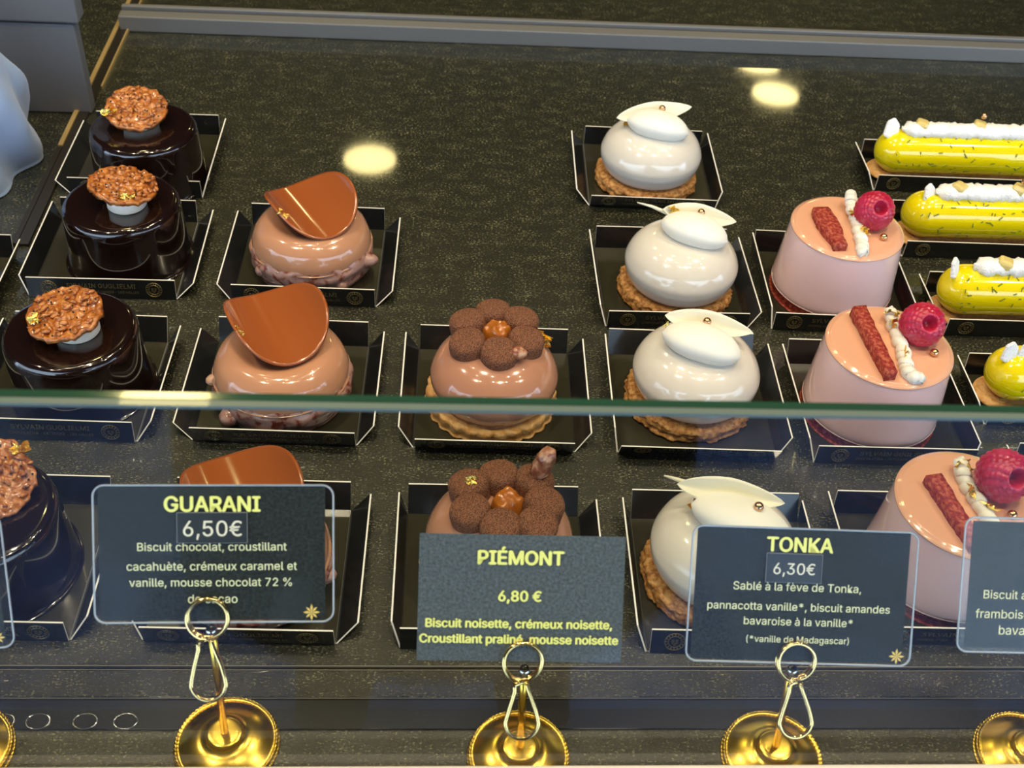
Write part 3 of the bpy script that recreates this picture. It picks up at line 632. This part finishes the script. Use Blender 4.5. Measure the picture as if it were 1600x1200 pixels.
# ------------------------------------------------------------------ price cards and brass stands
TILT = math.radians(38)
CN = Vector((0, -cos(TILT), sin(TILT)))
def card(c0, X, w, h, label, laminated, paper, items, roll=0, inner=None, star=None):
    X = Vector(X).normalized(); Y = CN.cross(X).normalized()
    if roll:
        q = Matrix.Rotation(roll, 3, CN); X = q @ X; Y = q @ Y
    r = empty('price_card', c0, label, 'price card', 'price cards in brass clips')
    r.rotation_euler = Matrix((X, Y, CN)).transposed().to_euler()
    def rrect(w, h, rad, z, n=6):
        P = []
        for cx, cy, a0 in ((w / 2 - rad, h / 2 - rad, 0), (-w / 2 + rad, h / 2 - rad, PI / 2), (-w / 2 + rad, -h / 2 + rad, PI), (w / 2 - rad, -h / 2 + rad, 3 * PI / 2)):
            for i in range(n + 1):
                a = a0 + PI / 2 * i / n; P.append((cx + rad * cos(a), cy + rad * sin(a), z))
        return P
    ix0, ix1, iy0, iy1 = inner or (-w / 2, w / 2, -h / 2, h / 2)
    box('printed_paper', ix0, ix1, iy0, iy1, -.00022, .0, paper, r)
    if laminated:
        P = rrect(w, h, .0042, -.0003); v, f, i = plate(P, .0007, (0, 0, 1)); mk('clear_sleeve', v, f, ['plasticshiny' if label.startswith('price card cut off by the right') else 'plastic', 'plasticedge'], r, False, i)
        V, F = tube_vf(rrect(w - .0006, h - .0006, .0040, 0), .00038, 6, True); mk('sleeve_rim', V, F, 'plasticedge', r)
    z = .0006
    for it in items:
        if it[0] == 'sticker':
            _, x, y, sw, sh = it
            s = box('price_sticker', x - sw / 2, x + sw / 2, y - sh / 2, y + sh / 2, z + .0001, z + .0003, 'stickerrim', r)
            e = .00014; box('sticker_face', x - sw / 2 + e, x + sw / 2 - e, y - sh / 2 + e, y + sh / 2 - e, z + .00031, z + .0004, 'sticker', s)
        elif it[0] == 'star':
            _, x, y, s = it; V, F = [], []
            for k in range(8):
                a = PI / 4 * k; b = len(V); rr = s if k % 2 == 0 else s * .9
                V += [(x, y, z), (x + rr * .6 * cos(a - .26), y + rr * .6 * sin(a - .26), z), (x + rr * cos(a), y + rr * sin(a), z), (x + rr * .6 * cos(a + .26), y + rr * .6 * sin(a + .26), z)]; F.append((b, b + 1, b + 2, b + 3))
            mk('gold_star', V, F, 'star', r, False)
        else:
            s, x, y, wd, ink, bold, lvl = it
            text('lettering', s, ink, r, (x, y, z + lvl), width=wd, bold=bold, align='CENTER')
    return r
BO = .05
card((-.0798, .2698, .1089), (.9999, .0075, .0096), .0860, .0508, 'clear-edged price card reading GUARANI', True, 'paper', [
    ('GUARANI', -.0004, .0184, .0338, 'ink', BO, 0), ('sticker', -.0005, .0098, .0251, .0112), ('6,50€', -.0003, .0096, .0208, 'inkcream', .008, .0006),
    ('Biscuit chocolat, croustillant', -.0006, .0028, .0531, 'inkpale', .006, -.0001), ('cacahuète, crémeux caramel et', -.0007, -.0043, .0606, 'inkpale', .006, 0),
    ('vanille, mousse chocolat 72 %', -.0012, -.0102, .0579, 'inkpale', .006, 0), ('de cacao', -.0006, -.0163, .0176, 'inkpale', .006, 0), ('star', .0348, -.0215, .0031)], inner=(-.0409, .0397, -.0243, .0247))
card((.0321, .2636, .0919), (.9999, -.0063, -.0081), .0768, .0480, 'plain price card with a painted grey sheen reading PIÉMONT, square corners', False, 'paper2', [
    ('PIÉMONT', -.0006, .0155, .0317, 'ink', BO, 0), ('6,80 €', -.0006, .0010, .0158, 'ink', BO, 0),
    ('Biscuit noisette, crémeux noisette,', -.0005, -.0095, .0696, 'ink', BO, 0), ('Croustillant praliné, mousse noisette', -.0003, -.0154, .0742, 'ink', BO, 0)])
card((.1386, .2640, .0936), (.9997, -.0156, -.0199), .0872, .0523, 'clear-edged price card reading TONKA', True, 'paper', [
    ('TONKA', -.0024, .0198, .0251, 'ink', BO, 0), ('sticker', -.0042, .0109, .0215, .0112), ('6,30€', -.0042, .0107, .0159, 'inkcream', .008, .0006),
    ('Sablé à la fève de Tonka,', -.0023, .0036, .0491, 'inkpale', .006, -.0001), ('pannacotta vanille*, biscuit amandes', -.0012, -.0040, .0702, 'inkpale', .006, 0),
    ('bavaroise à la vanille*', -.0011, -.0097, .0419, 'inkpale', .006, 0), ('(*vanille de Madagascar)', -.0009, -.0166, .0396, 'inkpale', .004, 0), ('star', .0378, -.0220, .0031)], inner=(-.0415, .0402, -.0250, .0255))
card((.2449, .2652, .0986), (1, -.012, -.015), .0925, .0525, 'price card cut off by the right edge, starting Biscuit', True, 'paper', [
    ('Biscuit a', -.0288, -.0034, .0168, 'inkpale', .006, 0), ('framboise', -.0292, -.0109, .0212, 'inkpale', .006, 0), ('bava', -.0252, -.0171, .0100, 'inkpale', .006, 0)], inner=(-.0430, .0440, -.0243, .0245))
card((-.1970, .2698, .0862), (1, .02, .02), .0790, .0505, 'price card cut off by the left edge, only its starred corner showing', True, 'paper', [('star', .0335, -.0210, .0028)], inner=(-.0375, .0362, -.0242, .0240), roll=.075)

def stand(x, y, ring, drop, label, top, lean=0):
    r = empty('card_stand', (x, y, -.0012), label, 'card holder', 'brass card stands along the front')
    nb = 72
    def md(a, q, z):
        k = 1 + (.016 * abs(cos(a * nb / 2)) if q > .0196 and z < .0034 else 0); return (q * cos(a) * k, q * sin(a) * k, z + (.0004 * abs(cos(a * nb / 2)) if q > .0196 else 0))
    lathe('brass_base', [(0, .0105), (.0050, .0104), (.0072, .0099), (.0077, .0088), (.0080, .0078), (.0098, .0068), (.0118, .0063), (.0150, .0050), (.0180, .0033), (.0196, .0024), (.0204, .0027), (.0209, .0020), (.0206, .0004), (.0200, 0), (0, 0)], 'brass', r, 288, md, k=3)
    lo = lambda p: Vector(p) - Vector((x, y, -.0012))
    tp = Vector(top); tube('stem', [lo((x, y, .008)), lo((x, y, .008)).lerp(lo(tp), .5), lo(tp)], .0016, 'brass', r, 14)
    lathe('stem_collar', [(0, .003), (.0018, .003), (.0022, .002), (.0022, -.002), (.0018, -.003), (0, -.003)], 'chrome', r, 16, loc=lo(tp))
    # one bent wire: two turns of the ring, then the drop-shaped grip
    c = Vector(ring); X = Vector((1, 0, 0)); Y = CN.cross(X); rr = .0072
    if lean: q = Matrix.Rotation(lean, 3, CN); Xd, Yd = q @ X, q @ Y
    else: Xd, Yd = X, Y
    P = []
    for i in range(57):
        a = -PI / 2 + .25 + 4 * PI * i / 56 * .985; P.append(c + X * cos(a) * rr + Y * sin(a) * rr + CN * (-.0022 + .0046 * i / 56))
    bot = c - Y * rr
    f = CN * .0018
    P += [bot - Xd * .0030 - Yd * .0010 + f * 1.5, bot - Xd * .0030 - Yd * .0035 + f * 1.6, bot - Xd * .0048 - Yd * .010 + f * 1.6]
    dl = drop
    for i in range(13):
        a = PI + PI * i / 12; P.append(bot - Yd * (dl - .0062) + Xd * .0062 * cos(a) + Yd * .0062 * sin(a) + f * 1.6)
    P += [bot + Xd * .0048 - Yd * .010 + f * 1.4, bot + Xd * .0022 - Yd * .0032 + f * 1.2, bot + Xd * .0016 - Yd * .0006 + f]
    P = spline([tuple(lo(p)) for p in P], 2)
    tube('clip_wire', P, .00086, 'wire', r, 10)
    return r
stand(-.0855, .2577, (-.0820, .2553, .0905), .0225, 'brass stand holding the GUARANI card', (-.0822, .2570, .0790), .05)
stand(.0361, .2512, (.0332, .2488, .0731), .0215, 'brass stand holding the PIÉMONT card', (.0345, .2512, .0620))
stand(.1439, .2509, (.1370, .2485, .0740), .0215, 'brass stand holding the TONKA card', (.1382, .2509, .0630))
stand(.2545, .2505, (.2480, .2490, .0765), .0215, 'rightmost brass stand, cut off by the right edge', (.2490, .2505, .0650))
stand(-.1930, .2545, (-.1960, .2535, .0640), .0215, 'leftmost brass stand, out at the left under the starred card', (-.1955, .2550, .0530))

# ------------------------------------------------------------------ things beyond the divider
g = empty('grey_box', (-.3425, .803, 0), 'slim grey lidded board box standing behind the gold strip at top left', 'box')
box('box_body', -.092, .0880, -.040, -.028, 0, .0685, 'box', g, .0012)
box('lid_shadow_gap', -.089, .083, -.039, -.030, .0685, .0705, 'boxgap', g)
box('box_lid', -.096, .0925, -.0425, -.026, .0705, .110, 'box', g, .0015)
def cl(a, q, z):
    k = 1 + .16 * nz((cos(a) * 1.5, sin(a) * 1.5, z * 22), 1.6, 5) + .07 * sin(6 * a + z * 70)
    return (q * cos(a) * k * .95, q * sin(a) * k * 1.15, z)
o = lathe('blue_reflection', [(0, .118), (.012, .108), (.026, .094), (.036, .070), (.043, .045), (.046, .022), (.044, .004), (.040, 0), (0, 0)], 'cloth_reflection', None, 96, cl, loc=(-.3195, .695, 0), k=6)  # solid shape added in place of a reflection of blue clothing
tag(o, 'solid pale blue stand-in for reflected clothing at the left edge, beyond the gold strip', 'cloth_reflection')

# ------------------------------------------------------------------ ceiling lamp rings
for i, (x, y) in enumerate(DOWNLIGHTS + FAR_LIGHTS + SMALL):
    rr = .044 if i < len(DOWNLIGHTS) else .082 if i < len(DOWNLIGHTS) + len(FAR_LIGHTS) else .021
    o = lathe('ceiling_light', [(rr, 0), (rr + .012, 0), (rr + .012, .012), (rr, .012), (rr, 0)], 'chrome', None, 32, loc=(x, y, CEIL - .013), smooth=False)
    k = 0 if i < len(DOWNLIGHTS) else 1 if i < len(DOWNLIGHTS) + len(FAR_LIGHTS) else 2
    tag(o, ['round recessed ceiling light above the counter', 'large round ceiling light deep in the shop', 'small round ceiling spot above the counter'][k], 'ceiling light', ['ceiling lights above the case', 'ceiling lights deep in the shop', 'small ceiling spots'][k])

# ------------------------------------------------------------------ the customer taking the picture (behind the camera, mirrored in the glass)
g = empty('person', (0, -.42, -.9), 'person in an added long navy coat and dark trousers holding up a phone before the glass', 'person')
J = [(0, 0, .92), (0, -.01, 1.10), (0, -.01, 1.28), (0, 0, 1.40), (0, .01, 1.50), (0, .03, 1.60), (0, .02, 1.70),
     (.10, 0, .86), (.12, .01, .48), (.12, -.02, .09), (.13, .12, .04), (-.10, 0, .86), (-.12, .01, .48), (-.12, -.02, .09), (-.13, .12, .04),
     (.18, -.01, 1.38), (.24, .10, 1.14), (.08, .31, 1.29), (.05, .36, 1.31), (-.18, -.01, 1.38), (-.24, .10, 1.14), (-.08, .31, 1.29), (-.05, .36, 1.31)]
RD = [.15, .135, .15, .11, .055, .085, .07, .115, .085, .06, .045, .115, .085, .06, .045, .065, .05, .034, .026, .065, .05, .034, .026]
ED = [(0, 1), (1, 2), (2, 3), (3, 4), (4, 5), (5, 6), (0, 7), (7, 8), (8, 9), (9, 10), (0, 11), (11, 12), (12, 13), (13, 14), (3, 15), (15, 16), (16, 17), (17, 18), (3, 19), (19, 20), (20, 21), (21, 22)]
me = bpy.data.meshes.new('body'); me.from_pydata(J, ED, [])
o = bpy.data.objects.new('body', me); COL.objects.link(o); o.parent = g
sk = o.modifiers.new('skin', 'SKIN'); sk.use_smooth_shade = True
for i, v in enumerate(me.skin_vertices[0].data): v.radius = (RD[i], RD[i] * (.72 if i in (0, 1, 2) else 1)); v.use_root = i == 0
sb = o.modifiers.new('sub', 'SUBSURF'); sb.levels = 1; sb.render_levels = 1
me2 = bpy.data.meshes.new_from_object(o.evaluated_get(bpy.context.evaluated_depsgraph_get())); o.modifiers.clear(); o.data = me2
for k in ('coat', 'jeans', 'skin'): me2.materials.append(M[k])
for p in me2.polygons:
    c = p.center; p.use_smooth = True
    p.material_index = 2 if c.z > 1.50 or (c.y > .30 and c.z > 1.2) else 1 if c.z < .84 else 0
lathe('blocker_coat', [(.15, 1.22), (.185, 1.05), (.20, .90), (.22, .70), (.245, .45), (.255, .28), (.245, .28), (.19, .72), (.14, 1.2)], 'coat', g, 48, lambda a, q, z: (q * cos(a) * 1.12 * (1 + .03 * sin(7 * a) * (1.2 - z)), q * sin(a) * .62, z), k=3)  # wide coat added to block bright floor from the glass reflection
v, f = ball_vf((0, -.005, 1.665), .098, 24, sz=1.05); mk('hair', [p for p in v], f, 'hair', g)
for sx in (-1, 1):
    ball('eye', (sx * .032, .108, 1.635), .011, 'hair', g, 10)
    for k in range(4): tube('finger', [(sx * .05, .355, 1.325 - k * .014), (sx * .066, .380, 1.322 - k * .014), (sx * .060, .397, 1.320 - k * .014)], lambda t: .0085 - .002 * t, 'skin', g, 8)
    tube('thumb', [(sx * .045, .345, 1.335), (sx * .056, .372, 1.352), (sx * .050, .388, 1.360)], lambda t: .010 - .002 * t, 'skin', g, 8)
v, f = ball_vf((0, .118, 1.605), .012, 10, sz=1.8); mk('nose', v, f, 'skin', g)
ph = box('phone', -.036, .036, -.075, .075, .004, .012, 'black', None, .003); ph.matrix_world = camo.matrix_world @ Matrix.Translation((.0, -.045, .0))
tag(ph, 'black phone held up in both hands behind the glass', 'phone')
